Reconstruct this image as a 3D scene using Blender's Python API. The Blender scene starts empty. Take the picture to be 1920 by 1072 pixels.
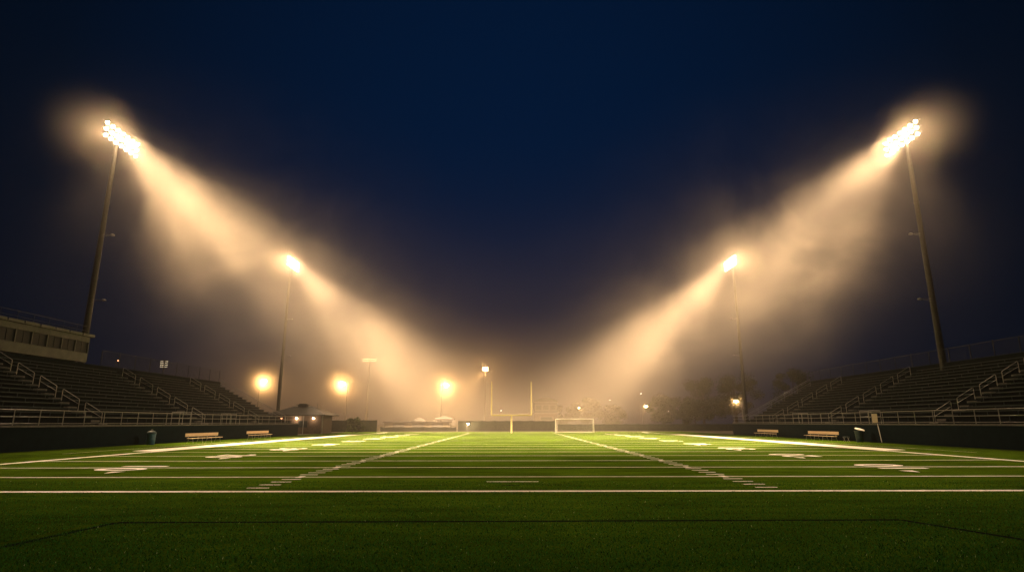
import bpy, math, random
import numpy as np
from mathutils import Vector, Matrix

random.seed(7)
RNG = np.random.default_rng(11)
R = math.radians
scene = bpy.context.scene
COL = scene.collection

# ----------------------------------------------------------------------------- materials
MATS = {}
def new_mat(name):
    m = bpy.data.materials.new(name); m.use_nodes = True
    MATS[name] = m
    nt = m.node_tree
    return m, nt, nt.nodes, nt.links, nt.nodes['Principled BSDF']

def surf(name, c1, c2, scale=6.0, rough=0.7, metal=0.0, bump=0.15, detail=6.0, spec=0.4, rvar=0.12):
    """two-tone worn surface: noise mixes two base colours, drives roughness and bump"""
    m, nt, N, L, b = new_mat(name)
    tc = N.new('ShaderNodeTexCoord')
    no = N.new('ShaderNodeTexNoise'); no.inputs['Scale'].default_value = scale
    no.inputs['Detail'].default_value = detail; no.inputs['Roughness'].default_value = 0.65
    L.new(tc.outputs['Object'], no.inputs['Vector'])
    cr = N.new('ShaderNodeValToRGB')
    cr.color_ramp.elements[0].position = 0.32; cr.color_ramp.elements[1].position = 0.68
    cr.color_ramp.elements[0].color = (*c1, 1); cr.color_ramp.elements[1].color = (*c2, 1)
    L.new(no.outputs['Fac'], cr.inputs['Fac']); L.new(cr.outputs['Color'], b.inputs['Base Color'])
    mr = N.new('ShaderNodeMapRange')
    mr.inputs['To Min'].default_value = max(0.03, rough - rvar); mr.inputs['To Max'].default_value = min(1, rough + rvar)
    L.new(no.outputs['Fac'], mr.inputs['Value']); L.new(mr.outputs['Result'], b.inputs['Roughness'])
    b.inputs['Metallic'].default_value = metal
    b.inputs['Specular IOR Level'].default_value = spec
    if bump:
        bp = N.new('ShaderNodeBump'); bp.inputs['Strength'].default_value = bump; bp.inputs['Distance'].default_value = 0.02
        L.new(no.outputs['Fac'], bp.inputs['Height']); L.new(bp.outputs['Normal'], b.inputs['Normal'])
    return m

def wood(name, c1, c2):
    m, nt, N, L, b = new_mat(name)
    tc = N.new('ShaderNodeTexCoord'); mp = N.new('ShaderNodeMapping')
    mp.inputs['Scale'].default_value = (22, 0.8, 22)
    no = N.new('ShaderNodeTexNoise'); no.inputs['Scale'].default_value = 2.5; no.inputs['Detail'].default_value = 8
    L.new(tc.outputs['Object'], mp.inputs['Vector']); L.new(mp.outputs['Vector'], no.inputs['Vector'])
    cr = N.new('ShaderNodeValToRGB')
    cr.color_ramp.elements[0].position = 0.3; cr.color_ramp.elements[1].position = 0.7
    cr.color_ramp.elements[0].color = (*c1, 1); cr.color_ramp.elements[1].color = (*c2, 1)
    L.new(no.outputs['Fac'], cr.inputs['Fac']); L.new(cr.outputs['Color'], b.inputs['Base Color'])
    b.inputs['Roughness'].default_value = 0.6
    bp = N.new('ShaderNodeBump'); bp.inputs['Strength'].default_value = 0.2; bp.inputs['Distance'].default_value = 0.01
    L.new(no.outputs['Fac'], bp.inputs['Height']); L.new(bp.outputs['Normal'], b.inputs['Normal'])
    return m

def glow(name, col, strength):
    m, nt, N, L, b = new_mat(name)
    b.inputs['Base Color'].default_value = (0.8, 0.8, 0.75, 1)
    b.inputs['Emission Color'].default_value = (*col, 1)
    b.inputs['Emission Strength'].default_value = strength
    return m

def turf_mat():
    m, nt, N, L, b = new_mat('artificial_turf')
    tc = N.new('ShaderNodeTexCoord')
    fine = N.new('ShaderNodeTexNoise'); fine.inputs['Scale'].default_value = 30; fine.inputs['Detail'].default_value = 10
    fine.inputs['Roughness'].default_value = 0.75
    mid = N.new('ShaderNodeTexNoise'); mid.inputs['Scale'].default_value = 1.4; mid.inputs['Detail'].default_value = 6
    big = N.new('ShaderNodeTexNoise'); big.inputs['Scale'].default_value = 0.12; big.inputs['Detail'].default_value = 4
    st = N.new('ShaderNodeMapping'); st.inputs['Scale'].default_value = (0.25, 1.0, 1.0)
    L.new(tc.outputs['Object'], fine.inputs['Vector'])
    L.new(tc.outputs['Object'], st.inputs['Vector']); L.new(st.outputs['Vector'], mid.inputs['Vector'])
    L.new(tc.outputs['Object'], big.inputs['Vector'])
    cr = N.new('ShaderNodeValToRGB')
    e = cr.color_ramp.elements
    e[0].position = 0.28; e[0].color = (0.004, 0.017, 0.0015, 1)
    e[1].position = 0.74; e[1].color = (0.125, 0.185, 0.012, 1)
    x = e.new(0.5); x.color = (0.043, 0.085, 0.005, 1)
    L.new(fine.outputs['Fac'], cr.inputs['Fac'])
    add = N.new('ShaderNodeMath'); add.operation = 'ADD'
    L.new(mid.outputs['Fac'], add.inputs[0]); L.new(big.outputs['Fac'], add.inputs[1])
    mr = N.new('ShaderNodeMapRange'); mr.inputs['From Min'].default_value = 0.6; mr.inputs['From Max'].default_value = 1.4
    mr.inputs['To Min'].default_value = 0.4; mr.inputs['To Max'].default_value = 1.6
    L.new(add.outputs[0], mr.inputs['Value'])
    mx = N.new('ShaderNodeVectorMath'); mx.operation = 'SCALE'
    L.new(cr.outputs['Color'], mx.inputs[0]); L.new(mr.outputs['Result'], mx.inputs['Scale'])
    L.new(mx.outputs['Vector'], b.inputs['Base Color'])
    b.inputs['Roughness'].default_value = 0.75
    b.inputs['Specular IOR Level'].default_value = 0.0
    bp = N.new('ShaderNodeBump'); bp.inputs['Strength'].default_value = 0.7; bp.inputs['Distance'].default_value = 0.03
    L.new(fine.outputs['Fac'], bp.inputs['Height']); L.new(bp.outputs['Normal'], b.inputs['Normal'])
    return m

def leaf_mat(name, c1, c2, painted_glint=False):
    m, nt, N, L, b = new_mat(name)
    oi = N.new('ShaderNodeNewGeometry')
    cr = N.new('ShaderNodeValToRGB')
    cr.color_ramp.elements[0].color = (*c1, 1); cr.color_ramp.elements[1].color = (*c2, 1)
    if painted_glint:                                                  # a few blades coloured pale to paint dew glints
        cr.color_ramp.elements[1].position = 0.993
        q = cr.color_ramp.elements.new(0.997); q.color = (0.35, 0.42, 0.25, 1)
    L.new(oi.outputs['Random Per Island'], cr.inputs['Fac']); L.new(cr.outputs['Color'], b.inputs['Base Color'])
    b.inputs['Roughness'].default_value = 0.6; b.inputs['Specular IOR Level'].default_value = 0.0
    tr = N.new('ShaderNodeBsdfTranslucent'); mx = N.new('ShaderNodeMixShader'); mx.inputs['Fac'].default_value = 0.4
    L.new(cr.outputs['Color'], tr.inputs['Color'])
    L.new(b.outputs['BSDF'], mx.inputs[1]); L.new(tr.outputs['BSDF'], mx.inputs[2])
    L.new(mx.outputs['Shader'], N['Material Output'].inputs['Surface'])
    return m

def glass_dark(name):
    m, nt, N, L, b = new_mat(name)
    b.inputs['Base Color'].default_value = (0.012, 0.016, 0.016, 1)
    b.inputs['Roughness'].default_value = 0.35; b.inputs['Specular IOR Level'].default_value = 0.2
    return m

TURF = turf_mat()
M = dict(
    ground=surf('dark_ground', (0.02, 0.022, 0.012), (0.05, 0.045, 0.025), 0.6, 0.9),
    track=surf('running_track', (0.028, 0.02, 0.015), (0.05, 0.036, 0.028), 3, 0.85),
    paint=surf('field_paint', (0.62, 0.60, 0.54), (0.84, 0.82, 0.76), 14, 0.75, bump=0.5, spec=0.2),
    dpaint=surf('thin_field_paint', (0.34, 0.36, 0.26), (0.62, 0.6, 0.5), 5, 0.75, bump=0.5, spec=0.2),
    black=surf('black_paint', (0.004, 0.006, 0.005), (0.014, 0.018, 0.012), 12, 0.85, bump=0.2, spec=0.0),
    steel=surf('galvanised_steel', (0.20, 0.20, 0.20), (0.31, 0.31, 0.30), 9, 0.42, metal=0.75),
    dull=surf('dull_steel_post', (0.16, 0.16, 0.155), (0.26, 0.26, 0.25), 6, 0.6, metal=0.4),
    dark=surf('dark_painted_post', (0.03, 0.03, 0.03), (0.06, 0.06, 0.056), 6, 0.7),
    polecoat=surf('weathered_pole_coating', (0.022, 0.023, 0.02), (0.045, 0.044, 0.038), 3, 0.6, metal=0.2),
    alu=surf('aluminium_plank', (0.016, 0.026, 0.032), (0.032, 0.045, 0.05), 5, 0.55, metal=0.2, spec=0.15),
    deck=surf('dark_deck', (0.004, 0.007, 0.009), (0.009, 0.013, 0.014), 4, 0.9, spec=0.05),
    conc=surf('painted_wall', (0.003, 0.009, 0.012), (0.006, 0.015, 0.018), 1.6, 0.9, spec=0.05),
    edge=surf('concrete_edge', (0.06, 0.062, 0.062), (0.11, 0.11, 0.105), 4, 0.8),
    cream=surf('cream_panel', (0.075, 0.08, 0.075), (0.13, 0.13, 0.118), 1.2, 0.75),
    roof=surf('roof_sheet', (0.022, 0.022, 0.021), (0.045, 0.043, 0.04), 2, 0.75),
    brick=surf('dull_brick', (0.045, 0.03, 0.022), (0.08, 0.055, 0.04), 3, 0.85),
    screen=surf('windscreen_mesh', (0.02, 0.028, 0.018), (0.045, 0.05, 0.03), 2, 0.95),
    pale=surf('pale_wall', (0.10, 0.085, 0.065), (0.15, 0.13, 0.10), 1.5, 0.8),
    canvas=surf('white_canvas', (0.06, 0.057, 0.052), (0.09, 0.087, 0.08), 3, 0.8),
    wood=wood('bench_plank', (0.54, 0.41, 0.28), (0.74, 0.58, 0.42)),
    yellow=surf('yellow_paint', (0.68, 0.60, 0.28), (0.78, 0.70, 0.36), 5, 0.45),
    white=surf('white_gloss_paint', (0.72, 0.72, 0.68), (0.85, 0.84, 0.8), 7, 0.4),
    net=surf('net_cord', (0.5, 0.5, 0.46), (0.65, 0.64, 0.6), 9, 0.9),
    blue=surf('blue_plastic', (0.02, 0.075, 0.13), (0.035, 0.12, 0.19), 6, 0.5),
    teal=surf('dark_teal_plastic', (0.012, 0.03, 0.04), (0.025, 0.055, 0.07), 6, 0.5),
    bark=surf('bark', (0.03, 0.022, 0.015), (0.07, 0.05, 0.035), 8, 0.95, bump=0.6),
    leaf=leaf_mat('leaves_dark', (0.022, 0.035, 0.010), (0.06, 0.075, 0.022)),
    blade=leaf_mat('turf_fibre', (0.002, 0.015, 0.002), (0.044, 0.175, 0.026), True),
    glass=glass_dark('dark_window'),
    board=surf('beige_board', (0.32, 0.27, 0.2), (0.42, 0.36, 0.28), 6, 0.8),
    lens=glow('lamp_lens', (1.0, 0.86, 0.62), 30.0),
    far_lens=glow('distant_lamp_lens', (1.0, 0.80, 0.5), 90.0),
    dim_lens=glow('dim_lamp_lens', (1.0, 0.80, 0.52), 1.6),
    soft_lens=glow('small_lamp_lens', (1.0, 0.72, 0.40), 60.0),
    cold_lens=glow('cold_lamp_lens', (0.95, 0.95, 0.85), 60.0),
    red_lens=glow('amber_lamp_lens', (1.0, 0.36, 0.16), 6.0),
)

# ----------------------------------------------------------------------------- mesh builder
class MB:
    def __init__(self):
        self.v = []; self.f = []
    def box(self, x0, x1, y0, y1, z0, z1):
        if x0 > x1: x0, x1 = x1, x0
        b = len(self.v)
        self.v += [(x0,y0,z0),(x1,y0,z0),(x1,y1,z0),(x0,y1,z0),(x0,y0,z1),(x1,y0,z1),(x1,y1,z1),(x0,y1,z1)]
        self.f += [tuple(b+i for i in q) for q in ((0,3,2,1),(4,5,6,7),(0,1,5,4),(1,2,6,5),(2,3,7,6),(3,0,4,7))]
        return self
    def tube(self, p0, p1, r0, r1=None, n=8, caps=True):
        r1 = r0 if r1 is None else r1
        p0 = Vector(p0); p1 = Vector(p1); d = (p1 - p0)
        if d.length < 1e-6: return self
        d.normalize()
        a = d.orthogonal().normalized(); c = d.cross(a)
        b = len(self.v)
        for p, r in ((p0, r0), (p1, r1)):
            for k in range(n):
                t = 2*math.pi*k/n
                q = p + a*(r*math.cos(t)) + c*(r*math.sin(t)); self.v.append((q.x, q.y, q.z))
        for k in range(n):
            k2 = (k+1) % n
            self.f.append((b+k, b+k2, b+n+k2, b+n+k))
        if caps:
            self.f.append(tuple(b+k for k in reversed(range(n)))); self.f.append(tuple(b+n+k for k in range(n)))
        return self
    def path(self, pts, r, n=8):
        for a, b in zip(pts[:-1], pts[1:]): self.tube(a, b, r, r, n)
        return self
    def lathe(self, prof, n=20, cx=0, cy=0, tilt=None):
        """profile of (radius, z) turned round the z axis"""
        b = len(self.v)
        for r, z in prof:
            for k in range(n):
                t = 2*math.pi*k/n
                p = Vector((r*math.cos(t), r*math.sin(t), z))
                if tilt: p = tilt @ p
                self.v.append((p.x+cx, p.y+cy, p.z))
        for i in range(len(prof)-1):
            for k in range(n):
                k2 = (k+1) % n
                self.f.append((b+i*n+k, b+i*n+k2, b+(i+1)*n+k2, b+(i+1)*n+k))
        self.f.append(tuple(b+k for k in reversed(range(n))))
        self.f.append(tuple(b+(len(prof)-1)*n+k for k in range(n)))
        return self
    def poly(self, pts):
        b = len(self.v); self.v += [tuple(p) for p in pts]; self.f.append(tuple(range(b, b+len(pts)))); return self
    def strip(self, pts, w, z):
        """flat painted line of width w along pts"""
        for (x0,y0),(x1,y1) in zip(pts[:-1], pts[1:]):
            d = Vector((x1-x0, y1-y0)).normalized(); n = Vector((-d.y, d.x))*(w/2)
            self.poly([(x0-n.x,y0-n.y,z),(x1-n.x,y1-n.y,z),(x1+n.x,y1+n.y,z),(x0+n.x,y0+n.y,z)])
        return self
    def build(self, name, mat, parent=None, bevel=0.0, smooth=False):
        me = bpy.data.meshes.new(name); me.from_pydata(self.v, [], self.f); me.update()
        o = bpy.data.objects.new(name, me); COL.objects.link(o)
        me.materials.append(mat)
        if parent: o.parent = parent
        if smooth:
            me.polygons.foreach_set('use_smooth', [True]*len(me.polygons))
            md = o.modifiers.new('split', 'EDGE_SPLIT'); md.split_angle = R(35)
        if bevel:
            md = o.modifiers.new('bevel', 'BEVEL'); md.width = bevel; md.segments = 2; md.limit_method = 'ANGLE'
        return o

def tag(o, label=None, cat=None, group=None, kind=None):
    if label: o['label'] = label
    if cat: o['category'] = cat
    if group: o['group'] = group
    if kind: o['kind'] = kind
    return o

def thing(name, label, cat, loc, rz=0.0, group=None):
    o = bpy.data.objects.new(name, None); COL.objects.link(o)
    o.location = loc; o.rotation_euler = (0, 0, rz); o.empty_display_size = 0.3
    return tag(o, label, cat, group)

def copy_tree(o, parent=None):
    c = o.copy(); COL.objects.link(c)
    if parent: c.parent = parent
    for ch in list(o.children): copy_tree(ch, c)
    return c

def lamp(kind, loc, power, col, parent=None, radius=0.3, target=None, size=None, blend=0.6):
    d = bpy.data.lights.new('lamp_light', kind); d.energy = power; d.color = col; d.shadow_soft_size = radius
    o = bpy.data.objects.new('lamp_light', d); COL.objects.link(o); o.location = loc
    if kind == 'SPOT':
        d.spot_size = R(size); d.spot_blend = blend
        o.rotation_euler = (Vector(target) - Vector(loc)).to_track_quat('-Z', 'Y').to_euler()
    if parent: o.parent = parent
    return o

WARM = (1.0, 0.66, 0.37)
AMBER = (1.0, 0.55, 0.20)

# ----------------------------------------------------------------------------- ground and field
GOAL = 17.55            # distance of the near goal line from the camera
YD5 = 4.53              # five yards
LX, RX = -24.2, 25.2    # sidelines
g = MB(); g.poly([(-420,-60,0),(420,-60,0),(420,420,0),(-420,420,0)])
tag(g.build('ground', M['ground']), kind='structure')
g = MB(); g.poly([(-33.4,-20,0.004),(34.4,-20,0.004),(34.4,122.5,0.004),(-33.4,122.5,0.004)])
tag(g.build('playing_field', TURF), kind='structure')
g = MB(); g.poly([(-60,122.6,0.004),(60,122.6,0.004),(60,129,0.004),(-60,129,0.004)])
tag(g.build('running_track', M['track']), kind='structure')

Z = 0.009
g = MB(); g.strip([(-24.2, GOAL), (25.2, GOAL)], 0.30, Z); g.strip([(-24.2, GOAL+20*YD5), (25.2, GOAL+20*YD5)], 0.25, Z)
tag(g.build('goal_line', M['paint']), kind='structure')
g = MB()
for k in range(1, 20):
    g.strip([(LX+0.3, GOAL+k*YD5), (RX-0.3, GOAL+k*YD5)], 0.20, Z)
tag(g.build('yard_line', M['dpaint']), kind='structure')
g = MB()
for x in (-7.6, 7.6):
    for k in range(1, 100):
        y = GOAL + k*YD5/5
        if k % 5: g.strip([(x-0.33, y), (x+0.33, y)], 0.15, Z+0.004)
        else: g.strip([(x, y-0.30), (x, y+0.30)], 0.22, Z+0.004)
tag(g.build('hash_mark', M['paint']), kind='structure')
g = MB()
g.strip([(LX, 8.0), (LX, 117.5)], 0.45, Z+0.002); g.strip([(RX, 8.0), (RX, 117.5)], 0.45, Z+0.002)
g.strip([(LX+0.23, 117.3), (RX-0.23, 117.3)], 0.3, Z+0.002)
tag(g.build('sideline', M['paint']), kind='structure')
g = MB()
for s, x in ((-1, LX), (1, RX)):                               # wide coaching band along the middle of each side
    a = x + s*0.229; b = x + s*2.15
    g.poly([(a,41.5,Z),(b,42.2,Z),(b,97,Z),(a,97,Z)])
tag(g.build('coaching_band', M['paint']), kind='structure')
g = MB()
for s, x in ((-1, LX), (1, RX)):                               # thin line behind the team area
    g.strip([(x+s*4.2, 38.5), (x+s*4.2, 97)], 0.12, Z)
tag(g.build('team_area_line', M['dpaint']), kind='structure')
g = MB(); g.strip([(-0.85, GOAL+2.75), (0.87, GOAL+2.75)], 0.15, Z)
tag(g.build('conversion_mark', M['paint']), kind='structure')
g = MB()
g.strip([(-8.35, 7.5), (-7.75, 12.25), (7.75, 12.45), (8.9, 9.2), (9.2, 7.0)], 0.16, Z)
g.strip([(-15.0, 24.6), (-7.9, 26.0), (8.0, 26.15), (15.6, 24.4)], 0.10, Z-0.002)
g.strip([(-0.3, GOAL+1.55), (0.22, GOAL+1.6)], 0.13, Z)
tag(g.build('black_soccer_line', M['black']), kind='structure')

# yard numbers, real numerals read from each sideline, with the arrow towards the nearer goal
def numeral(text, x, y, side):
    cu = bpy.data.curves.new('numeral', 'FONT'); cu.body = text; cu.size = 2.75
    cu.align_x = 'CENTER'; cu.align_y = 'CENTER'; cu.offset = 0.055; cu.space_character = 1.25
    t = bpy.data.objects.new('numeral_curve', cu); COL.objects.link(t)
    dg = bpy.context.evaluated_depsgraph_get()
    me = bpy.data.meshes.new_from_object(t.evaluated_get(dg))
    bpy.data.objects.remove(t)
    me.materials.clear(); me.materials.append(M['paint'])
    o = bpy.data.objects.new('yard_number', me); COL.objects.link(o)
    o.location = (x, y, Z+0.006); o.rotation_euler = (0, 0, R(-90) if side < 0 else R(90))
    return tag(o, kind='structure')
for i, t in enumerate(['10','20','30','40','50','40','30','20','10']):
    y = GOAL + (2*i+2)*YD5
    for s in (-1, 1):
        numeral(t, s*16.55, y, s)
        if t != '50':
            d = -1 if i < 4 else 1
            a = MB(); xa = s*15.75
            a.poly([(xa-0.28, y+d*2.05, Z+0.006), (xa+0.28, y+d*2.05, Z+0.006), (xa, y+d*2.95, Z+0.006)])
            tag(a.build('number_arrow', M['paint']), kind='structure')

# turf fibres standing up in the foreground
def fibres():
    n = 330000
    t = RNG.random(n)
    y = 6.6 + (1/(1-t*0.52)-1) * 13.0                          # denser close to the camera
    x = (RNG.random(n)*2-1) * (y*0.93)
    keep = np.abs(y-GOAL) > 0.17
    keep &= ~((np.abs(y-(12.25+(x+7.75)*0.2/15.5)) < 0.085) & (np.abs(x) < 7.9))
    keep &= ~((np.abs(x+8.03-(12.25-y)*(-0.12)) < 0.08) & (y < 12.3))
    keep &= ~((np.abs(x-7.75-(12.45-y)*0.354) < 0.09) & (y < 12.5))
    x = x[keep]; y = y[keep]; n = len(x)
    a = RNG.random(n)*2*np.pi; h = 0.012 + RNG.random(n)**2*0.036; w = 0.003 + RNG.random(n)**2*0.008
    le = (RNG.random((n,2))-0.5)*0.05
    v = np.zeros((n,3,3), np.float32)
    v[:,0,0] = x-np.cos(a)*w; v[:,0,1] = y-np.sin(a)*w; v[:,0,2] = 0.003
    v[:,1,0] = x+np.cos(a)*w; v[:,1,1] = y+np.sin(a)*w; v[:,1,2] = 0.003
    v[:,2,0] = x+le[:,0]; v[:,2,1] = y+le[:,1]; v[:,2,2] = h
    me = bpy.data.meshes.new('turf_fibre')
    me.vertices.add(n*3); me.vertices.foreach_set('co', v.ravel())
    me.loops.add(n*3); me.loops.foreach_set('vertex_index', np.arange(n*3, dtype=np.int32))
    me.polygons.add(n); me.polygons.foreach_set('loop_start', np.arange(0, n*3, 3, dtype=np.int32))
    me.polygons.foreach_set('loop_total', np.full(n, 3, dtype=np.int32))
    me.update(); me.materials.append(M['blade'])
    o = bpy.data.objects.new('turf_fibre', me); COL.objects.link(o)
    tag(o, 'short green artificial grass fibres covering the near end zone', 'grass', kind='stuff')
fibres()

# ----------------------------------------------------------------------------- bleacher stands
ROWS, RUN, RISE, W0 = 15, 0.72, 0.38, 2.0
Y0, Y1, DECKZ = 9.0, 94.5, 1.75
AISLES = [34.5, 51.8, 69.2, 84.0]

def stand(sx, s, label):
    """one sideline stand; u runs away from the field (s = -1 left, 1 right)"""
    root = thing('bleacher_stand', label, 'bleachers', (sx, 0, 0), group='bleacher stands beside the field')
    def X(u): return s*u
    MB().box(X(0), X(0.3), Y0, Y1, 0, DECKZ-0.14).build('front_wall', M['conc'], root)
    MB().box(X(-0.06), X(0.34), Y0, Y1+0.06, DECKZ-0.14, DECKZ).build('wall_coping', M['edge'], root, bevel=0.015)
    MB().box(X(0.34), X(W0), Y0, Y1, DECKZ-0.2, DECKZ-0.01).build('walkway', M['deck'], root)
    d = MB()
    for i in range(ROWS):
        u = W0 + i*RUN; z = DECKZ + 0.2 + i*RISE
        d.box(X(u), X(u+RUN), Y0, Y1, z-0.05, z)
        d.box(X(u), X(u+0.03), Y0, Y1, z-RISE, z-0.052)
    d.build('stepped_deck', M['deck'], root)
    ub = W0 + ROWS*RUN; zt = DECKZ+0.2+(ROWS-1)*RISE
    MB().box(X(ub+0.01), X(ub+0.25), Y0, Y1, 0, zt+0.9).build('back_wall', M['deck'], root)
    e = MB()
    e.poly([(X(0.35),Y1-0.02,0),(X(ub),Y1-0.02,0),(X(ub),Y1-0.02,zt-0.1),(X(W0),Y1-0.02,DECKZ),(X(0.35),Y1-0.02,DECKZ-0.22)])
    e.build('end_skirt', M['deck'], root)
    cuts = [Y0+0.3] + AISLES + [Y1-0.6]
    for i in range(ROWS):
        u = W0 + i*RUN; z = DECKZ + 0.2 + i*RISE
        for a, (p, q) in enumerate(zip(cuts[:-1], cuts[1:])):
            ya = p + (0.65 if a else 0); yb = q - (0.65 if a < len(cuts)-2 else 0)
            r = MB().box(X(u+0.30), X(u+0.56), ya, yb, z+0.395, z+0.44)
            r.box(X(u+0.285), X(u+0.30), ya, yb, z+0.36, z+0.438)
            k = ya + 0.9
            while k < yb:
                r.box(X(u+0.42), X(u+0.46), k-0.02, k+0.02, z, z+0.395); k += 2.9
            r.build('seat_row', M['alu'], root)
    for ya in AISLES:
        st = MB()
        for i in range(ROWS-1):
            u = W0 + i*RUN; z = DECKZ + 0.2 + i*RISE
            st.box(X(u+RUN*0.5), X(u+RUN-0.003), ya-0.55, ya+0.55, z+0.002, z+RISE*0.5)
        st.box(X(W0-0.35), X(W0-0.003), ya-0.55, ya+0.55, DECKZ-0.008, DECKZ+0.1)
        st.build('aisle_steps', M['edge'], root)
        for j in range(5):                                     # a short double handrail every three rows
            u0 = W0 - 0.15 + j*3*RUN; u1 = u0 + 2.05*RUN + 0.1
            z0 = DECKZ + 0.05 + j*3*RISE; z1 = z0 + (u1-u0)*RISE/RUN
            h = MB()
            h.path([(X(u0),ya,z0),(X(u0),ya,z0+0.92),(X(u0+0.06),ya,z0+1.0),(X(u1-0.06),ya,z1+1.0),(X(u1),ya,z1+0.95),(X(u1),ya,z1+0.02)], 0.028)
            h.tube((X(u0),ya,z0+0.56), (X(u1),ya,z1+0.56), 0.022)
            h.build('handrail', M['steel'], root, smooth=True)
    rl = MB()
    for z, r in ((DECKZ+1.05, 0.032), (DECKZ+0.12, 0.02), (DECKZ+0.58, 0.02)):
        rl.tube((X(0.15),Y0,z), (X(0.15),Y1,z), r)
    rl.tube((X(0.15),Y1,DECKZ+1.05), (X(W0),Y1,DECKZ+1.05), 0.03); rl.tube((X(0.15),Y1,DECKZ+0.58), (X(W0),Y1,DECKZ+0.58), 0.02)
    rl.build('guard_rail', M['steel'], root, smooth=True)
    y = Y0 + 0.1
    while y <= Y1:
        MB().tube((X(0.15),y,DECKZ-0.01), (X(0.15),y,DECKZ+1.02), 0.03).build('guard_post', M['dull'], root, smooth=True)
        y += 2.25
    er = MB()
    za = DECKZ + 1.15; zb = zt + 1.25
    er.tube((X(W0),Y1-0.2,za), (X(ub),Y1-0.2,zb), 0.05); er.tube((X(W0),Y1-0.2,za-0.22), (X(ub),Y1-0.2,zb-0.22), 0.035)
    er.tube((X(W0),Y1-0.2,za-0.6), (X(ub),Y1-0.2,zb-0.6), 0.025)
    for k in range(6):
        f = k/5; u = W0+(ub-W0)*f; er.tube((X(u),Y1-0.2,DECKZ+0.1+(zt-DECKZ-0.1)*f-0.1), (X(u),Y1-0.2,za+(zb-za)*f), 0.03)
    er.build('end_rail', M['steel'], root, smooth=True)
    for ya in ((62.0, 72.5) if s < 0 else (59.0, 73.5)):       # short cross rails on the walkway
        gt = MB()
        for off in (0, 1.5):
            gt.path([(X(0.45),ya+off,DECKZ-0.01),(X(0.45),ya+off,DECKZ+1.2),(X(1.6),ya+off,DECKZ+1.2),(X(1.6),ya+off,DECKZ-0.01)], 0.03)
            gt.tube((X(0.45),ya+off,DECKZ+0.65), (X(1.6),ya+off,DECKZ+0.65), 0.022)
        gt.path([(X(1.6),ya,DECKZ+1.2),(X(1.6),ya+1.5,DECKZ+1.2)], 0.03)
        gt.build('walkway_gate', M['steel'], root, smooth=True)
    return root, zt, ub

LSX, RSX = -33.5, 34.6
stand(LSX, -1, 'dark bleacher stand on the left, with the cream press box on top')
_, ZT, UB = stand(RSX, 1, 'dark bleacher stand on the right, without a press box')

def chain_fence(name, label, x, y0, y1, zbase, h, step):
    root = thing(name, label, 'fence', (x, 0, zbase), group='chain link fences on the stands')
    y = y0; k = 0
    while y <= y1+0.01:
        MB().tube((0,y,-0.005), (0,y,h+(0.12 if k % 2 else 0.02)), 0.045).build('post', M['dark'], root, smooth=True)
        y += step; k += 1
    w = MB(); w.tube((0.06,y0,h), (0.06,y1,h), 0.025, n=6); w.tube((0.06,y0,0.05), (0.06,y1,0.05), 0.015, n=6)
    c = y0 - h
    while c < y1:
        for d in (1, -1):
            a0 = max(c, y0); a1 = min(c+h, y1)
            if a1 > a0:
                za, zb = (a0-c, a1-c) if d > 0 else (h-(a0-c), h-(a1-c))
                w.tube((0.06+d*0.01,a0,za), (0.06+d*0.01,a1,zb), 0.006, n=3, caps=False)
        c += 0.22
    w.build('wire_mesh', M['dark'], root)
    return root
chain_fence('chain_link_fence', 'chain link fence along the top of the left stand beside the press box', LSX-UB-0.13, 66.5, 94.0, ZT+0.9, 1.7, 3.05)
chain_fence('chain_link_fence', 'chain link fence along the top of the right stand', RSX+UB+0.13, 12.0, 94.0, ZT+0.9, 1.5, 3.05)

# ----------------------------------------------------------------------------- press box on the left stand
def press_box():
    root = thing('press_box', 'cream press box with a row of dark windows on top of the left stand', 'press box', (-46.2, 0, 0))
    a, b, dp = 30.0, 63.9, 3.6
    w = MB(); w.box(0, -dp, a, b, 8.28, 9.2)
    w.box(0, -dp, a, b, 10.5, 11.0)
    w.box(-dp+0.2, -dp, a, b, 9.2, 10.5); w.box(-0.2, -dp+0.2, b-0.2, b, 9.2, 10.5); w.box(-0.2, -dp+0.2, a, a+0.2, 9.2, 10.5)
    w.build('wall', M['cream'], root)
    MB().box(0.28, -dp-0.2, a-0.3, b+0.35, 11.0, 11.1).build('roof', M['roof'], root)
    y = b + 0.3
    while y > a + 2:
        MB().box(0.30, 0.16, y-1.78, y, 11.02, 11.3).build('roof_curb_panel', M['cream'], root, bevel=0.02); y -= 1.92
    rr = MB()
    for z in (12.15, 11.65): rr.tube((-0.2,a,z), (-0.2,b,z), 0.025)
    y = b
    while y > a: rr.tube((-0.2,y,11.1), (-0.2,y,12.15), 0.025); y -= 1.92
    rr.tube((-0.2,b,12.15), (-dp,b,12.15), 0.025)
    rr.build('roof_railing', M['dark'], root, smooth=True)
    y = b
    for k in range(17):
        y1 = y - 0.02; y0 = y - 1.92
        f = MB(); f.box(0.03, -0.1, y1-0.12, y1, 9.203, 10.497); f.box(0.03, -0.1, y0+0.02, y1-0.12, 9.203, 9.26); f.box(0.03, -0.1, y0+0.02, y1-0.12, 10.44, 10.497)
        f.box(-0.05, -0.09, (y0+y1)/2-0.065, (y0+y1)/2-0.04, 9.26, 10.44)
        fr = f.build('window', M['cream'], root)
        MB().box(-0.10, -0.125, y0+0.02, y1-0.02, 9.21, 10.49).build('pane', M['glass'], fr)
        y = y0
    p = MB()
    for yy in (32, 40, 48, 56, 63):
        for u in (-0.5, -3.2): p.box(u-0.12, u+0.12, yy-0.12, yy+0.12, 0, 8.28)
    p.build('support_post', M['dull'], root)
press_box()

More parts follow.
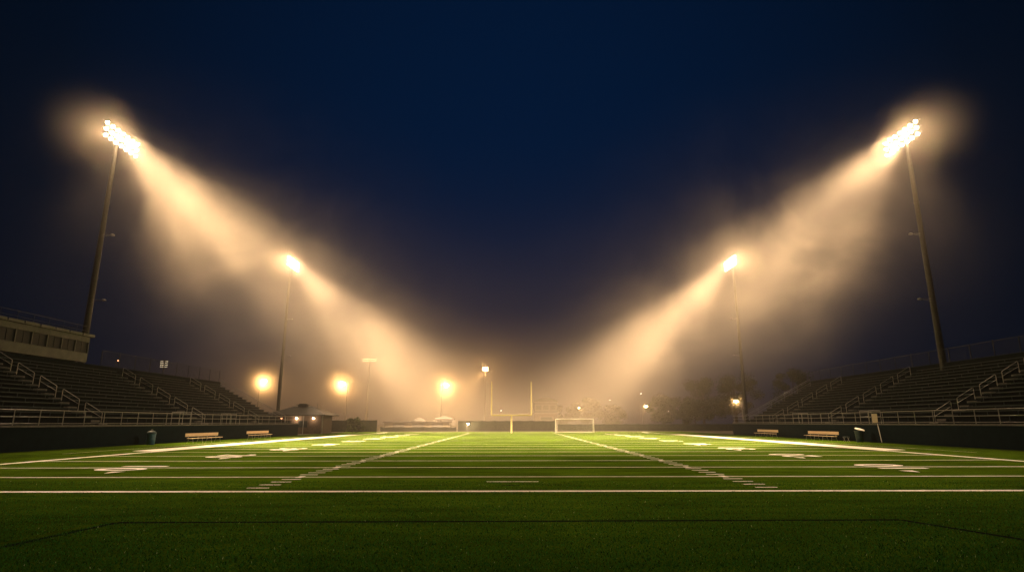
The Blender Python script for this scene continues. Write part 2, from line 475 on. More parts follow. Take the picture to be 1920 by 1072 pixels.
# ----------------------------------------------------------------------------- floodlight towers
def luminaire():
    pass
LUM_H = None
def tower(x, y, label):
    s = 1 if x < 0 else -1                                     # faces the field
    root = thing('floodlight_tower', label, 'floodlight', (x, y, 0), group='lit floodlight towers behind the stands')
    p = MB()
    zs = [0, 9, 18, 27, 36.5]; rs = [0.40, 0.35, 0.30, 0.25, 0.20]
    for k in range(4): p.tube((0,0,zs[k]), (0,0,zs[k+1]), rs[k], rs[k+1]-0.0, 16, caps=(k == 3))
    for z in (9, 18, 27): p.tube((0,0,z-0.1), (0,0,z+0.1), 0.36-(z/9-1)*0.05+0.03, n=16)
    p.build('pole', M['polecoat'], root, smooth=True)
    MB().lathe([(0.62,0),(0.62,0.35),(0.45,0.40)]).build('base_plinth', M['edge'], root)
    MB().box(s*0.3, s*0.75, -0.35, 0.35, 2.2, 4.3).build('electric_cabinet', M['dull'], root, bevel=0.03)
    for iz, z in enumerate((34.45, 35.25, 36.05)):
        MB().box(s*0.19, s*0.31, -3.1, 3.1, z-0.06, z+0.06).build('crossarm', M['dull'], root)
        for k in range(7):
            yy = (k-3)*0.93
            h = bpy.data.objects.new('luminaire', HOUSING); COL.objects.link(h); h.parent = root
            h.location = (s*0.36, yy, z+0.02)
            aim = Vector((s*1.0, -0.18+0.06*(k-3)*0.5, -0.62-0.05*iz)).normalized()
            h.rotation_euler = aim.to_track_quat('Z', 'X').to_euler()
            l = bpy.data.objects.new('lens', LENS); COL.objects.link(l); l.parent = h
    for z, ln in ((23.0, 1.35), (15.3, 1.55)):                 # unlit auxiliary lamps lower on the pole
        b = MB(); b.tube((s*0.2,-0.1,z+0.14), (s*(ln-0.2),-0.1,z+0.10), 0.035); b.tube((s*0.2,-0.1,z-0.12), (s*(ln-0.3),-0.1,z+0.02), 0.025)
        br = b.build('lamp_bracket', M['dull'], root)
        hd = MB(); hd.lathe([(0.05,-0.06),(0.17,-0.03),(0.24,0.05),(0.20,0.16),(0.08,0.22)], 14, s*ln, -0.1)
        for i, q in enumerate(hd.v): hd.v[i] = (q[0], q[1], q[2]+z)
        hd.build('lamp_head', M['steel'], br, smooth=True)
    return root, s

hb = MB(); hb.lathe([(0.06,-0.02),(0.13,0.05),(0.21,0.20),(0.245,0.35),(0.23,0.36),(0.20,0.30)], 18)
hb.tube((0,0,-0.10),(0,0,0.0),0.05)
for k in range(7):                                             # half visor over the lens
    t0 = R(-75+150*k/7); t1 = R(-75+150*(k+1)/7)
    a = (0.245*math.cos(t0),0.245*math.sin(t0),0.35); b = (0.245*math.cos(t1),0.245*math.sin(t1),0.35)
    hb.poly([a, b, (b[0]*1.02,b[1]*1.02,0.52), (a[0]*1.02,a[1]*1.02,0.52)])
ho = hb.build('luminaire_source', M['dull'], smooth=False); HOUSING = ho.data; bpy.data.objects.remove(ho)
lb = MB(); lb.lathe([(0.205,0.305),(0.16,0.325),(0.06,0.335)], 18)
lo = lb.build('lens_source', M['lens']); LENS = lo.data; bpy.data.objects.remove(lo)

T1 = tower(-47.6, 65, 'near left floodlight tower, tall pole rising beside the press box')
T2 = tower(-47.6, 122, 'far left floodlight tower rising beyond the end of the left stand')
T3 = tower(47.6, 65, 'near right floodlight tower, tall pole rising behind the right stand')
T4 = tower(47.6, 122, 'far right floodlight tower, thin pole rising beyond the end of the right stand')
# six aimed beams per tower: visored long throws over the field and softer short throws below them
THROW = [  # (offset along crossarm, height, across-field distance, along-field aim, watts, cone, blend)
    (-2.5, 36.0, 37, -34, 130000, 31, 0.8), (-0.9, 35.2, 38, -12, 430000, 33, 0.9), (0.9, 36.0, 42, 8, 640000, 32, 0.9), (2.5, 35.2, 36, 24, 620000, 29, 0.85),
    (-1.6, 34.5, 25, -28, 70000, 32, 0.9), (0.0, 34.5, 27, -6, 230000, 33, 0.9), (1.6, 34.5, 27, 12, 290000, 33, 0.9), (0.4, 35.0, 33, -2, 150000, 70, 1.0)]
for root, s in (T1, T2, T3, T4):
    far = root.location.y > 100
    for oy, zz, dx, dy, w, cone, bl in THROW:
        lamp('SPOT', (s*0.9, oy, zz), w*(1.5 if far else 1.5), WARM, root, 0.9, (s*dx, oy + dy*(0.8 if far else 1.0), 0), cone, bl)
    lamp('POINT', (s*0.9, -1.5, 35.3), 18000 if far else 8500, WARM, root, 1.0)

# ----------------------------------------------------------------------------- smaller lamps of the surroundings
def lamp_post(name, label, x, y, z, arm, r, lens, power, col=AMBER, group=None, head=0.35):
    root = thing(name, label, 'lamp post', (x, y, 0), group=group)
    px = -arm
    MB().tube((px,0,0), (px,0,z+0.15), r*1.6, r, 10).build('pole', M['dark'], root, smooth=True)
    if abs(arm) > 0.05: MB().tube((px,0,z+0.1), (0,0,z+0.16), r*0.7).build('arm', M['dark'], root)
    hd = MB(); hd.lathe([(head*0.6,z+0.02),(head,z+0.05),(head*0.7,z+0.22),(head*0.2,z+0.30)], 14); hd.build('lamp_head', M['dark'], root, smooth=True)
    ln = MB(); ln.lathe([(head*0.25,z-head*0.75),(head*0.7,z-head*0.45),(head*0.85,z-0.05),(head*0.55,z+0.015)], 14)
    ln.build('lens', M[lens], root, smooth=True)
    if power: lamp('POINT', (0,-head*1.2-0.05, z-head*0.6), power, col, root, head*0.8)
    return root
G1 = 'big bright area lamps glowing in the fog'
lamp_post('area_lamp', 'bright fog lamp just left of the far left floodlight pole', -62.5, 150, 12.2, 1.2, 0.10, 'far_lens', 12000, AMBER, G1, 0.55)
lamp_post('area_lamp', 'bright fog lamp above the hip roofed concession hut', -44.2, 155, 12.0, -1.2, 0.10, 'far_lens', 14000, AMBER, G1, 0.65)
lamp_post('area_lamp', 'bright fog lamp above the white canopies, left of the yellow goal post', -17.7, 160, 11.8, 1.2, 0.10, 'far_lens', 14000, AMBER, G1, 0.65)
G2 = 'small street lamps beyond the field'
lamp_post('street_lamp', 'small amber street lamp above the soccer goal', 18.9, 170, 5.9, 0.9, 0.06, 'soft_lens', 1200, AMBER, G2, 0.35)
lamp_post('street_lamp', 'small amber street lamp between the soccer goal and the dark trees', 37.0, 165, 6.2, 0.9, 0.06, 'soft_lens', 2200, AMBER, G2, 0.45)
lamp_post('street_lamp', 'amber lamp beside the end of the right stand', 48.7, 130, 6.4, 0.9, 0.06, 'soft_lens', 2000, AMBER, G2, 0.45)
G3 = 'tiny far off white lamps'
lamp_post('far_lamp', 'tiny white light, lower left of the pair right of the soccer goal', 32.7, 200, 9.05, 0.5, 0.05, 'cold_lens', 0, group=G3, head=0.11)
lamp_post('far_lamp', 'tiny white light, highest of those right of the soccer goal', 44.4, 205, 11.4, 0.5, 0.05, 'cold_lens', 0, group=G3, head=0.11)
lamp_post('far_lamp', 'tiny white light low in front of the dark trees', 43.0, 165, 4.9, 0.5, 0.05, 'cold_lens', 0, group=G3, head=0.1)
lamp_post('far_lamp', 'tiny light seen just above the crossbar of the yellow goal post', -3.4, 185, 5.4, 0.5, 0.05, 'cold_lens', 0, group=G3, head=0.11)
lamp_post('path_lamp', 'low white lamp by the dark fence left of the yellow goal post', -8.95, 123.6, 1.6, 0.25, 0.04, 'cold_lens', 900, WARM, head=0.16)
lamp_post('distant_lamp', 'small reddish light above the top of the left stand near the press box', -80.3, 120, 14.3, 0.4, 0.06, 'red_lens', 0, head=0.2)

def lamp_array(label, x, y, z, n, rows, width, lens, power, r, aim=None):
    root = thing('lamp_array_pole', label, 'floodlight', (x, y, 0))
    MB().tube((0,0,0),(0,0,5.2),r*1.7,r*1.4,12).tube((0,0,5.2),(0,0,z+0.6),r*1.1,r*0.7,12).build('pole', M['dark'], root, smooth=True)
    for j in range(rows):
        zz = z - j*0.55
        MB().box(-width/2, width/2, -0.06, 0.06, zz+0.22, zz+0.32).build('crossarm', M['dark'], root)
        for k in range(n):
            xx = (k/(n-1)-0.5)*width if n > 1 else 0
            hm = MB(); hm.lathe([(0.22,zz-0.02),(0.17,zz+0.14),(0.06,zz+0.2)], 12, xx, 0); h = hm.build('luminaire', M['dark'], root)
            lm = MB(); lm.lathe([(0.05,zz-0.14),(0.14,zz-0.10),(0.18,zz-0.03)], 12, xx, -0.02); lm.build('lens', M[lens], h)
    if power: lamp('POINT', (0,-0.7,z-0.3), power, AMBER, root, 0.5)
    if aim: lamp('SPOT', (0,-0.4,z-0.6), aim[0], AMBER, root, 0.3, aim[1], aim[2], 0.6)
    return root
lamp_array('dim floodlight array on a slim pole rising behind the long dark fence', -41.2, 170, 19.8, 7, 2, 3.6, 'dim_lens', 500, 0.24)
lamp_array('single floodlight pole left of the yellow goal post, throwing a beam to the left', -8.1, 180, 18.0, 3, 2, 1.2, 'soft_lens', 8000, 0.2, (60000, (-9,-4,8), 60))
lamp_array('faint far floodlight array seen above the fence on the left stand', -106.3, 180, 20.2, 5, 4, 1.9, 'dim_lens', 0, 0.2)

# ----------------------------------------------------------------------------- goals
gp = thing('goal_post', 'yellow football goal post with two tall uprights at the far end', 'goal post', (-0.1, 110, 0))
MB().tube((0,0,0),(0,0,3.08),0.15,0.15,14).build('base_post', M['yellow'], gp, smooth=True)
MB().tube((-3.72,0,3.15),(3.72,0,3.15),0.12,0.12,12).build('crossbar', M['yellow'], gp, smooth=True)
for sx in (-1, 1): MB().tube((sx*3.65,0,3.27),(sx*3.65,0,9.2),0.12,0.10,12).build('upright', M['yellow'], gp, smooth=True)

sg = thing('soccer_goal', 'white soccer goal with a sagging net, right of the yellow goal post', 'soccer goal', (11.75, 113, 0))
f = MB()
f.path([(-3.55,0,0),(-3.55,0,2.5),(3.55,0,2.5),(3.55,0,0)], 0.075, 12)
f.build('goal_frame', M['white'], sg, smooth=True)
f = MB()
for sx in (-3.55, 3.55): f.path([(sx,0,2.46),(sx,0.9,2.44),(sx,2.2,0.03),(sx,0.05,0.03)], 0.03)
f.tube((-3.55,2.2,0.03),(3.55,2.2,0.03),0.05)
f.build('back_stay', M['white'], sg, smooth=True)
f = MB()
nx = 30
for i in range(nx+1):
    x = -3.5 + 7.0*i/nx
    f.path([(x,0.05,2.45),(x,0.9,2.40),(x,1.5,1.2),(x,2.15,0.06)], 0.007, 3)
for t in range(13):
    q = t/12
    y = 0.9+(2.15-0.9)*q; z = 2.40*(1-q)+0.06*q - 0.10*math.sin(math.pi*q)
    f.tube((-3.5,y,z),(3.5,y,z),0.007,n=3)
for sx in (-3.5, 3.5):
    for t in range(1, 9): f.tube((sx,0.05,2.4*t/9),(sx,0.9+1.25*(1-t/9),2.4*t/9),0.007,n=3)
f.build('net', M['net'], sg)

# ----------------------------------------------------------------------------- benches, bins, loose items
def bench(x, y, side, label, length=6.3, rz=0.0):
    root = thing('team_bench', label, 'bench', (x, y, 0), rz, 'wooden team benches')
    L2 = length/2
    MB().box(side*0.02, side*-0.34, -L2, L2, 0.43, 0.48).build('seat', M['wood'], root, bevel=0.01)
    MB().box(side*0.17, side*0.21, -L2, L2, 0.62, 0.92).build('backrest', M['wood'], root, bevel=0.01)
    n = 4
    for k in range(n):
        yy = -L2+0.5+(length-1.0)*k/(n-1)
        l = MB(); l.path([(side*-0.36,yy,0),(side*-0.28,yy,0.425),(side*0.12,yy,0.425),(side*0.235,yy,0.9)], 0.025)
        l.tube((side*0.26,yy,0),(side*0.10,yy,0.425),0.025); l.tube((side*-0.32,yy,0.2),(side*0.2,yy,0.2),0.018)
        l.build('leg', M['steel'], root, smooth=True)
    return root
bench(-30.6, 60.2, -1, 'wooden bench nearest the blue bin, in front of the left stand wall')
bench(-30.9, 74.0, -1, 'smaller looking wooden bench further along the left stand wall')
bench(33.0, 64.6, 1, 'long wooden bench beside the dark bin, in front of the right stand wall')
bench(33.2, 79.0, 1, 'smaller looking wooden bench further along the right stand wall')

tb = thing('trash_bin', 'blue drum trash bin with a domed lid by the left stand wall', 'bin', (-32.3, 54.2, 0))
MB().lathe([(0.30,0),(0.33,0.05),(0.36,0.4),(0.37,0.42),(0.36,0.46),(0.37,0.92),(0.39,0.94),(0.39,0.98),(0.34,0.99)]).build('drum', M['blue'], tb, smooth=True)
MB().lathe([(0.395,0.99),(0.38,1.06),(0.28,1.16),(0.12,1.21)]).build('lid', M['teal'], tb, smooth=True)
MB().path([(-0.07,0,1.2),(-0.07,0,1.32),(0.07,0,1.32),(0.07,0,1.2)], 0.02).build('handle', M['steel'], tb)
tb = thing('trash_bin', 'dark bin with a tilted white lid at the end of the right bench', 'bin', (33.3, 58.0, 0))
MB().lathe([(0.30,0),(0.32,0.05),(0.40,1.0),(0.44,1.02),(0.44,1.08),(0.40,1.09)]).build('drum', M['teal'], tb, smooth=True)
lid = MB(); lid.lathe([(0.44,-0.02),(0.45,0.0),(0.38,0.07),(0.10,0.11)], 20); o = lid.build('lid', M['white'], tb, smooth=True)
o.location = (0.08, 0, 1.18); o.rotation_euler = (R(14), R(10), 0)
fs = thing('folding_stool', 'low dark folding stool between the right bench and the dark bin', 'stool', (33.1, 60.0, 0))
MB().box(-0.22,0.22,-0.22,0.22,0.45,0.49).build('seat', M['teal'], fs, bevel=0.01)
for q in (-0.2, 0.2):
    MB().path([(q,-0.2,0),(q,0.2,0.445)],0.016).path([(q,0.2,0),(q,-0.2,0.445)],0.016).build('leg', M['steel'], fs)

sb = thing('notice_board', 'beige board hung on the walkway railing of the right stand', 'sign', (34.58, 57.3, 1.78))
MB().box(-0.03,0.0,-0.42,0.42,0.02,0.86).build('panel', M['board'], sb, bevel=0.01)
MB().box(-0.035,0.005,-0.46,0.46,0.862,0.90).build('hanging_rail', M['edge'], sb)
lp = thing('leaning_pole', 'thin pale pole leaning on the right stand wall below the board', 'pole', (33.9, 55.6, 0))
MB().tube((0,0,0),(0.60,1.3,1.72),0.028,0.022).build('shaft', M['white'], lp, smooth=True)
MB().lathe([(0.05,0),(0.05,0.05),(0.03,0.08)],12).build('foot', M['teal'], lp)

# ----------------------------------------------------------------------------- far end: hut, fences, canopies, press booth
hut = thing('concession_hut', 'hip roofed hut with lamps under its eaves beyond the left stand', 'hut', (-37.5, 107.5, 0))
w = MB(); w.box(-4.4,4.4,-3.2,3.2,0,3.05); w.build('wall', M['brick'], hut)
rf = MB(); e0, e1, zr = 5.4, 4.2, 3.02
rf.box(-e0,e0,-e1,e1,zr+0.04,zr+0.16)
rf.poly([(-e0,-e1,zr+0.163),(e0,-e1,zr+0.163),(1.6,0,4.75),(-1.6,0,4.75)]); rf.poly([(e0,e1,zr+0.163),(-e0,e1,zr+0.163),(-1.6,0,4.75),(1.6,0,4.75)])
rf.poly([(e0,-e1,zr+0.163),(e0,e1,zr+0.163),(1.6,0,4.75)]); rf.poly([(-e0,e1,zr+0.163),(-e0,-e1,zr+0.163),(-1.6,0,4.75)])
roof = rf.build('roof', M['roof'], hut)
c = MB(); c.box(-0.75,0.75,-0.5,0.5,4.55,4.95); c.box(-1.0,1.0,-0.7,0.7,4.95,5.03); c.box(-0.6,0.6,-0.4,0.4,5.03,5.18); c.build('vent_cupola', M['roof'], roof)
MB().tube((2.6,0,3.9),(2.6,0,5.25),0.06).build('vent_pipe', M['dull'], roof)
for x0 in (-1.6, 1.3):
    op = MB(); op.box(x0-0.8,x0+0.8,-3.26,-3.2,1.1,2.2); op.build('serving_hatch', M['glass'], hut)
for x0, pw in ((0.2, 160), (3.1, 80), (-2.4, 0)):
    lf = MB(); lf.box(x0-0.16,x0+0.16,-3.36,-3.2,2.66,2.90); l = lf.build('wall_lamp', M['dull'], hut)
    MB().lathe([(0.05,2.50),(0.13,2.56),(0.15,2.655)],12,x0,-3.38).build('lens', M['soft_lens' if pw else 'red_lens'], l)
    if pw: lamp('POINT', (x0,-3.75,2.5), pw, WARM, hut, 0.12)
for q in (-4.9, -1.6, 1.6, 4.9): MB().tube((q,-3.9,0),(q,-3.9,3.05),0.07).build('porch_post', M['dull'], hut, smooth=True)

def panel_fence(label, x0, x1, y, h, mat, step=2.4, cat='fence', y2=None):
    root = thing('windscreen_fence', label, cat, (x0, y, 0), math.atan2((y2 or y)-y, x1-x0), 'fences beyond the far end of the field')
    Lw = math.hypot(x1-x0, (y2 or y)-y)
    n = max(2, round(Lw/step)); 
    for k in range(n+1): MB().tube((Lw*k/n,0.06,0),(Lw*k/n,0.06,h+0.08+0.05*(k%2)),0.04).build('post', M['dull'], root)
    p = MB()
    for k in range(n):
        a = Lw*k/n; b = Lw*(k+1)/n; m = 6
        for j in range(m):                                     # cloth sags a little between the ties
            xa = a+(b-a)*j/m; xb = a+(b-a)*(j+1)/m
            za = h-0.05*math.sin(math.pi*j/m); zb = h-0.05*math.sin(math.pi*(j+1)/m)
            ya = -0.05*math.sin(math.pi*j/m); yb = -0.05*math.sin(math.pi*(j+1)/m)
            p.poly([(xa,ya,0.06),(xb,yb,0.06),(xb,yb*0.4,zb),(xa,ya*0.4,za)])
    o = p.build('screen', mat, root)
    md = o.modifiers.new('thick', 'SOLIDIFY'); md.thickness = 0.012
    return root
panel_fence('long dark screen fence between the hut and the middle of the far end', -37.5, -26.8, 119.5, 2.35, M['screen'])
panel_fence('dark screen fence right behind the yellow goal post', -11.2, 9.0, 125.0, 2.2, M['screen'])
panel_fence('low dark fence between the soccer goal and the right stand', 9.6, 48.0, 126.5, 1.5, M['screen'])
panel_fence('low dark fence at the far edge of the grass under the white canopies', -27.5, -11.6, 126.0, 0.95, M['screen'])
panel_fence('low chain fence beside the hut, near the end of the left stand', -46.0, -39.0, 101.0, 1.3, M['screen'])

st = thing('storage_shed', 'pale low storage shed under the bright lamp left of the goal post', 'shed', (-20.5, 138, 0))
w = MB(); w.box(-8.5,6.3,-1.4,1.4,0,1.95); w.build('wall', M['pale'], st)
MB().box(-8.8,6.6,-1.7,1.7,1.95,2.1).build('roof', M['roof'], st)
for k in range(3): MB().box(-6.5+k*4.4,-3.9+k*4.4,-1.44,-1.4,0.1,1.7).build('roller_door', M['canvas'], st)

def canopy(x, y, z, w, label):
    root = thing('canopy_tent', label, 'canopy', (x, y, 0), group='white canopy tents beyond the far end')
    t = MB(); h = w/2
    t.poly([(-h,-h,z),(h,-h,z),(0,0,z+0.75)]); t.poly([(h,-h,z),(h,h,z),(0,0,z+0.75)]); t.poly([(h,h,z),(-h,h,z),(0,0,z+0.75)]); t.poly([(-h,h,z),(-h,-h,z),(0,0,z+0.75)])
    for a, b in (((-h,-h),(h,-h)),((h,-h),(h,h)),((h,h),(-h,h)),((-h,h),(-h,-h))):
        t.poly([(*a,z),(*b,z),(*b,z-0.28),(*a,z-0.28)])
    t.build('roof', M['canvas'], root)
    for sx in (-1,1):
        for sy in (-1,1): MB().tube((sx*(h-0.06),sy*(h-0.06),0),(sx*(h-0.06),sy*(h-0.06),z-0.02),0.04).build('leg', M['white'], root)
canopy(-16.0, 143, 2.7, 4.6, 'larger white canopy tent beside the low pale shed')
canopy(-22.5, 146, 2.3, 3.4, 'smaller lower white canopy tent behind the low pale shed')

sc = thing('scoring_booth', 'two tier booth with a curved roof in the fog behind the goal post', 'booth', (8.8, 158, 0))
w = MB(); w.box(-3.0,3.0,-2.0,2.0,0,4.0); w.build('lower_wall', M['brick'], sc)
w = MB(); w.box(-3.0,3.0,-2.0,2.0,4.25,7.0); w.build('upper_wall', M['roof'], sc)
MB().box(-3.4,3.4,-2.5,2.3,4.0,4.25).build('balcony_band', M['pale'], sc)
r = MB(); n = 12
for k in range(n):
    a = -3.4+6.8*k/n; b = -3.4+6.8*(k+1)/n
    za = 7.05+1.1*math.sin(math.pi*k/n)**0.8; zb = 7.05+1.1*math.sin(math.pi*(k+1)/n)**0.8
    r.poly([(a,-2.5,za),(b,-2.5,zb),(b,2.3,zb),(a,2.3,za)]); r.poly([(a,-2.5,7.0),(b,-2.5,7.0),(b,-2.5,zb),(a,-2.5,za)])
r.build('curved_roof', M['roof'], sc)
MB().box(-3.45,3.45,-2.56,-2.5,6.85,7.05).build('eave_trim', M['pale'], sc)
for k in range(3):
    fr = MB().box(-2.7+k*1.85,-1.0+k*1.85,-2.06,-2.0,4.9,6.3).build('window', M['pale'], sc)
    MB().box(-2.6+k*1.85,-1.1+k*1.85,-2.075,-2.06,5.0,6.2).build('pane', M['glass'], fr)
fr = MB().box(-1.6,1.9,-2.06,-2.0,2.2,3.4).build('scoreboard', M['pale'], sc)
MB().box(-1.4,1.7,-2.075,-2.06,2.4,3.2).build('pane', M['glass'], fr)

# ----------------------------------------------------------------------------- trees
def make_crown(h, rad, n, seed, low=0.25):
    rg = np.random.default_rng(seed)
    nb = 26
    cl = []
    for k in range(nb):                                        # leaf clumps of uneven size spread through the crown
        t = rg.random(); z = h*(low+(1-low)*t)
        rr = rad*math.sqrt(max(0.05, 1-((t-0.42)/0.62)**2))
        a = rg.random()*6.283; q = rr*math.sqrt(rg.random())*0.95
        cl.append((q*math.cos(a), q*math.sin(a), z, rad*(0.18+0.26*rg.random())))
    cl = np.array(cl)
    idx = rg.integers(0, nb, n)
    d = rg.normal(size=(n,3)); d /= np.linalg.norm(d, axis=1)[:,None]
    p = cl[idx,:3] + d*(cl[idx,3]*(rg.random(n)**0.45))[:,None]*np.array([1,1,0.75])
    p[:,2] = np.maximum(p[:,2], 0.3)
    u = rg.normal(size=(n,3)); u /= np.linalg.norm(u, axis=1)[:,None]
    w = np.cross(u, d); w /= np.linalg.norm(w, axis=1)[:,None]+1e-6
    sz = (0.10+0.16*rg.random(n))[:,None]
    v = np.stack([p-u*sz, p+w*sz*0.55, p+u*sz, p-w*sz*0.55], 1).astype(np.float32)
    me = bpy.data.meshes.new('crown')
    me.vertices.add(n*4); me.vertices.foreach_set('co', v.ravel())
    me.loops.add(n*4); me.loops.foreach_set('vertex_index', np.arange(n*4, dtype=np.int32))
    me.polygons.add(n); me.polygons.foreach_set('loop_start', np.arange(0, n*4, 4, dtype=np.int32))
    me.polygons.foreach_set('loop_total', np.full(n, 4, dtype=np.int32)); me.update()
    me.materials.append(M['leaf'])
    return me, cl
def tree(name, label, x, y, h, rad, n, seed, group, cat='tree', low=0.25):
    root = thing(name, label, cat, (x, y, 0), random.random()*6, group)
    me, cl = make_crown(h, rad, n, seed, low)
    o = bpy.data.objects.new('crown', me); COL.objects.link(o); o.parent = root
    t = MB(); r0 = 0.03*h
    t.tube((0,0,0),(0.1,0.05,h*0.45),r0,r0*0.65,10); t.tube((0.1,0.05,h*0.45),(0,0.1,h*0.85),r0*0.65,r0*0.15,8)
    for c in cl[:12]:
        z0 = max(h*0.15, min(h*0.7, c[2]*0.6)); t.tube((0.05,0.03,z0),(c[0],c[1],c[2]),r0*0.35,r0*0.07,6)
    t.build('trunk', M['bark'], root, smooth=True)
G = 'dark trees beyond the right end of the field'
TR = [('tall dark tree, highest crown behind the end of the right stand', 56, 150, 14.5, 6.2),
      ('broad dark tree left of the amber lamp by the right stand', 49.5, 155, 12.0, 5.6),
      ('rounded dark tree at the left edge of the right hand tree group', 41, 162, 9.0, 4.6),
      ('lower dark tree between the street lamp and the amber lamp', 45, 148, 6.5, 4.2),
      ('dark tree behind the right stand, right of the far right floodlight pole', 69, 146, 13.5, 6.0),
      ('small faint tree directly behind the soccer goal', 15.5, 168, 6.5, 3.6),
      ('low faint tree between the soccer goal and the street lamp', 28, 168, 6.0, 4.6),
      ('faint far tree just right of the two tier booth', 22, 175, 8.2, 4.2)]
for i, (lb_, x, y, h, r) in enumerate(TR): tree('broadleaf_tree', lb_, x, y, h, r, 9000, 40+i, G)
G = 'dark bushes behind the end of the left stand'
tree('large_bush', 'dark bush against the fog left of the far left floodlight pole', -54.5, 108, 7.0, 3.4, 5000, 71, G, 'bush', 0.1)
tree('large_bush', 'dark bush at the foot of the far left floodlight pole', -49.5, 112, 4.6, 2.6, 4000, 72, G, 'bush', 0.1)
tree('large_bush', 'rounded bush on the right side of the hip roofed hut', -29.8, 113, 2.4, 1.8, 3000, 73, G, 'bush', 0.05)

# ----------------------------------------------------------------------------- fog, sky, camera
hz = MB(); hz.box(-415, 415, -55, 415, -1.0, 43.0)
m = bpy.data.materials.new('fog'); m.use_nodes = True
nt = m.node_tree
for n in list(nt.nodes): nt.nodes.remove(n)
out = nt.nodes.new('ShaderNodeOutputMaterial'); pv = nt.nodes.new('ShaderNodeVolumePrincipled')
pv.inputs['Color'].default_value = (0.94, 0.93, 0.92, 1); pv.inputs['Density'].default_value = 0.0002
pv.inputs['Anisotropy'].default_value = 0.0
nt.links.new(pv.outputs['Volume'], out.inputs['Volume'])
ho = hz.build('haze', m)
tag(ho, 'pale fog hanging over the whole field and stands', 'fog', kind='stuff')

# drifting mist banks in the beams, plus dense puffs added to form the lamp halos
def mist_mat(name, peak, nscale, contrast, power=1.0, step=1.0, shift=(0,0,0)):
    m = bpy.data.materials.new(name); m.use_nodes = True
    m.cycles.volume_step_rate = step
    nt = m.node_tree; N = nt.nodes; L = nt.links
    for n in list(N): N.remove(n)
    out = N.new('ShaderNodeOutputMaterial'); pv = N.new('ShaderNodeVolumePrincipled')
    pv.inputs['Color'].default_value = (0.94, 0.85, 0.68, 1)  # warm tint of the lamplight put into the mist's own colour
    tc = N.new('ShaderNodeTexCoord')
    sub = N.new('ShaderNodeVectorMath'); sub.operation = 'MULTIPLY_ADD'
    sub.inputs[1].default_value = (2,2,2); sub.inputs[2].default_value = (-1,-1,-1)
    L.new(tc.outputs['Generated'], sub.inputs[0])
    ln = N.new('ShaderNodeVectorMath'); ln.operation = 'LENGTH'; L.new(sub.outputs['Vector'], ln.inputs[0])
    fall = N.new('ShaderNodeMapRange'); fall.interpolation_type = 'SMOOTHSTEP'
    fall.inputs['From Min'].default_value = 1.0; fall.inputs['From Max'].default_value = 0.0
    L.new(ln.outputs['Value'], fall.inputs['Value'])
    pw = N.new('ShaderNodeMath'); pw.operation = 'POWER'; pw.inputs[1].default_value = power
    L.new(fall.outputs['Result'], pw.inputs[0])
    mul = N.new('ShaderNodeMath'); mul.operation = 'MULTIPLY'; mul.inputs[1].default_value = peak
    if contrast:
        geo = N.new('ShaderNodeNewGeometry')
        no = N.new('ShaderNodeTexNoise'); no.inputs['Scale'].default_value = nscale; no.inputs['Detail'].default_value = 4
        no.inputs['Roughness'].default_value = 0.72; no.inputs['Distortion'].default_value = 0.6
        sh = N.new('ShaderNodeVectorMath'); sh.operation = 'ADD'; sh.inputs[1].default_value = shift
        L.new(geo.outputs['Position'], sh.inputs[0]); L.new(sh.outputs['Vector'], no.inputs['Vector'])
        mr = N.new('ShaderNodeMapRange'); mr.inputs['From Min'].default_value = 0.42; mr.inputs['From Max'].default_value = 0.60
        mr.inputs['To Min'].default_value = 1-contrast; mr.inputs['To Max'].default_value = 1+contrast
        L.new(no.outputs['Fac'], mr.inputs['Value'])
        m2 = N.new('ShaderNodeMath'); m2.operation = 'MULTIPLY'
        L.new(pw.outputs[0], m2.inputs[0]); L.new(mr.outputs['Result'], m2.inputs[1]); L.new(m2.outputs[0], mul.inputs[0])
    else:
        L.new(pw.outputs[0], mul.inputs[0])
    L.new(mul.outputs[0], pv.inputs['Density'])
    L.new(pv.outputs['Volume'], out.inputs['Volume'])
    return m
BANK = mist_mat('mist_volume', 0.0036, 0.075, 0.85)
LEFTBANK = mist_mat('left_mist_bank', 0.0029, 0.08, 0.8, shift=(64, 0, 31))
FARBANK = mist_mat('far_mist_bank', 0.0031, 0.06, 0.9)
FIELD = mist_mat('field_mist', 0.0018, 0.03, 0.0)
HALO_PUFF = mist_mat('halo_puff', 0.038, 0.3, 0.0, 2.2, 0.35)  # locally dense mist, added to make a halo at each floodlight head
LAMP_HALO = mist_mat('lamp_halo_mist', 0.055, 0.3, 0.0, 3.6, 0.25)  # tight dense mist, added to imitate the glow round smaller lamps
LOW = mist_mat('low_mist', 0.008, 0.03, 0.0)
sm = MB(); nn = 12
sm.lathe([(max(0.001, math.sin(math.pi*k/nn)), -math.cos(math.pi*k/nn)) for k in range(nn+1)], 20)
def mist(c, r, mat, label):
    o = sm.build('mist_volume', mat); o.location = c; o.scale = r
    return tag(o, label, 'mist', kind='stuff')
for x, y, n in ((-30,67,'near left'), (30,67,'near right'), (-30,122,'far left'), (30,122,'far right')):
    mist((x,y,22.0), (31,34,18), FARBANK if y > 100 else (LEFTBANK if x < 0 else BANK), 'drifting mist lit by the beam of the %s floodlight tower' % n)
mist((0,114,16), (66,78,29), FIELD, 'broad thin mist floating over the far half of the field')
mist((-8,168,8), (125,72,24), LOW, 'low mist bank hiding the land beyond the far end of the field')
for x, y, n in ((-49.1,63.2,'near left'), (49.1,63.2,'near right'), (-49.1,120.2,'far left'), (49.1,120.2,'far right')):
    mist((x,y,35.0), (7.4,8.5,7.6), HALO_PUFF, 'added halo mist round the lamps of the %s floodlight tower' % n)
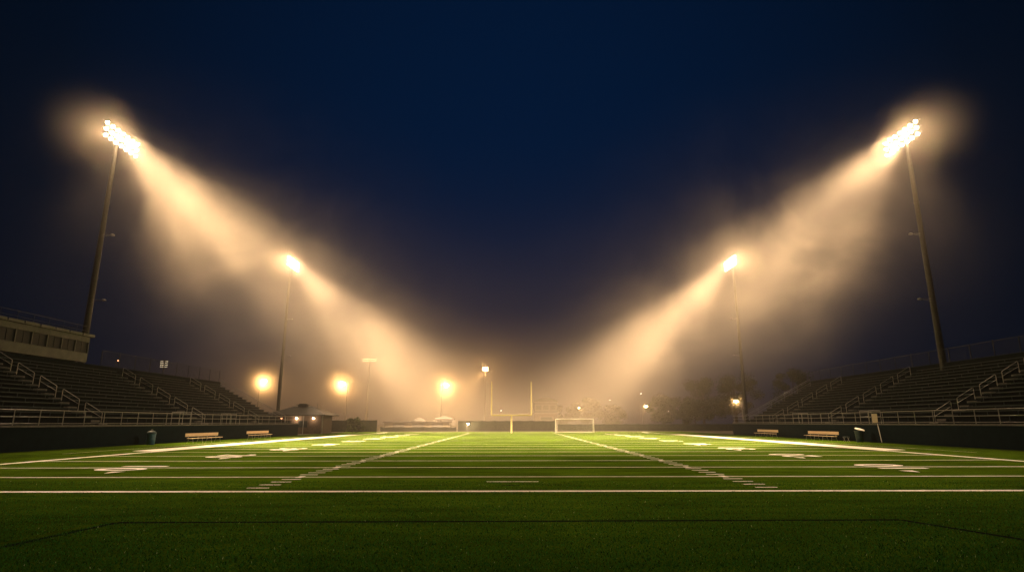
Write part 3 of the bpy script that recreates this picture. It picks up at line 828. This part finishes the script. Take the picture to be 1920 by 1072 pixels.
for x, y, z, n in ((-62.5,150,11.6,'left'), (-44.2,155,11.4,'middle'), (-17.7,160,11.2,'right')):
    mist((x,y,z), (9,9,9), LAMP_HALO, 'added halo mist round the %s one of the three big fog lamps' % n)
for x, y, z, n in ((18.9,170,5.6,'amber street lamp above the soccer goal'), (37,165,5.9,'amber street lamp by the dark trees'), (48.7,130,6.1,'amber lamp at the end of the right stand')):
    mist((x,y,z), (3.6,3.6,3.6), LAMP_HALO, 'added halo mist round the ' + n)

wd = bpy.data.worlds.new('World'); scene.world = wd; wd.use_nodes = True
nt = wd.node_tree; N = nt.nodes; L = nt.links; bg = N['Background']
tc = N.new('ShaderNodeTexCoord')
dp = N.new('ShaderNodeVectorMath'); dp.operation = 'DOT_PRODUCT'
c = Vector((0, math.cos(R(24)), math.sin(R(24)))); dp.inputs[1].default_value = c
L.new(tc.outputs['Generated'], dp.inputs[0])
cr = N.new('ShaderNodeValToRGB'); e = cr.color_ramp.elements
e[0].position = 0.55; e[0].color = (0.0002, 0.0014, 0.003, 1)
e[1].position = 1.0; e[1].color = (0.0006, 0.0085, 0.033, 1)
x = e.new(0.8); x.color = (0.0004, 0.0038, 0.012, 1)
L.new(dp.outputs['Value'], cr.inputs['Fac']); L.new(cr.outputs['Color'], bg.inputs['Color'])
bg.inputs['Strength'].default_value = 1.0

cd = bpy.data.cameras.new('camera'); co = bpy.data.objects.new('camera', cd); COL.objects.link(co)
cd.sensor_width = 36; cd.lens = 36*1100/1920; cd.clip_start = 0.05; cd.clip_end = 3000
co.location = (0, 0, 1.914); co.rotation_euler = (R(90)+math.atan(255/1100), R(0.08), 0)
scene.camera = co

scene.view_settings.view_transform = 'Standard'; scene.view_settings.look = 'None'
scene.view_settings.exposure = 0.0; scene.view_settings.gamma = 1.0
cy = scene.cycles
cy.use_denoising = True
cy.volume_step_rate = 3.0
cy.volume_bounces = 0; cy.max_bounces = 4; cy.diffuse_bounces = 2; cy.glossy_bounces = 2; cy.transmission_bounces = 2
cy.sample_clamp_indirect = 4.0
try: cy.use_light_tree = True
except Exception: pass
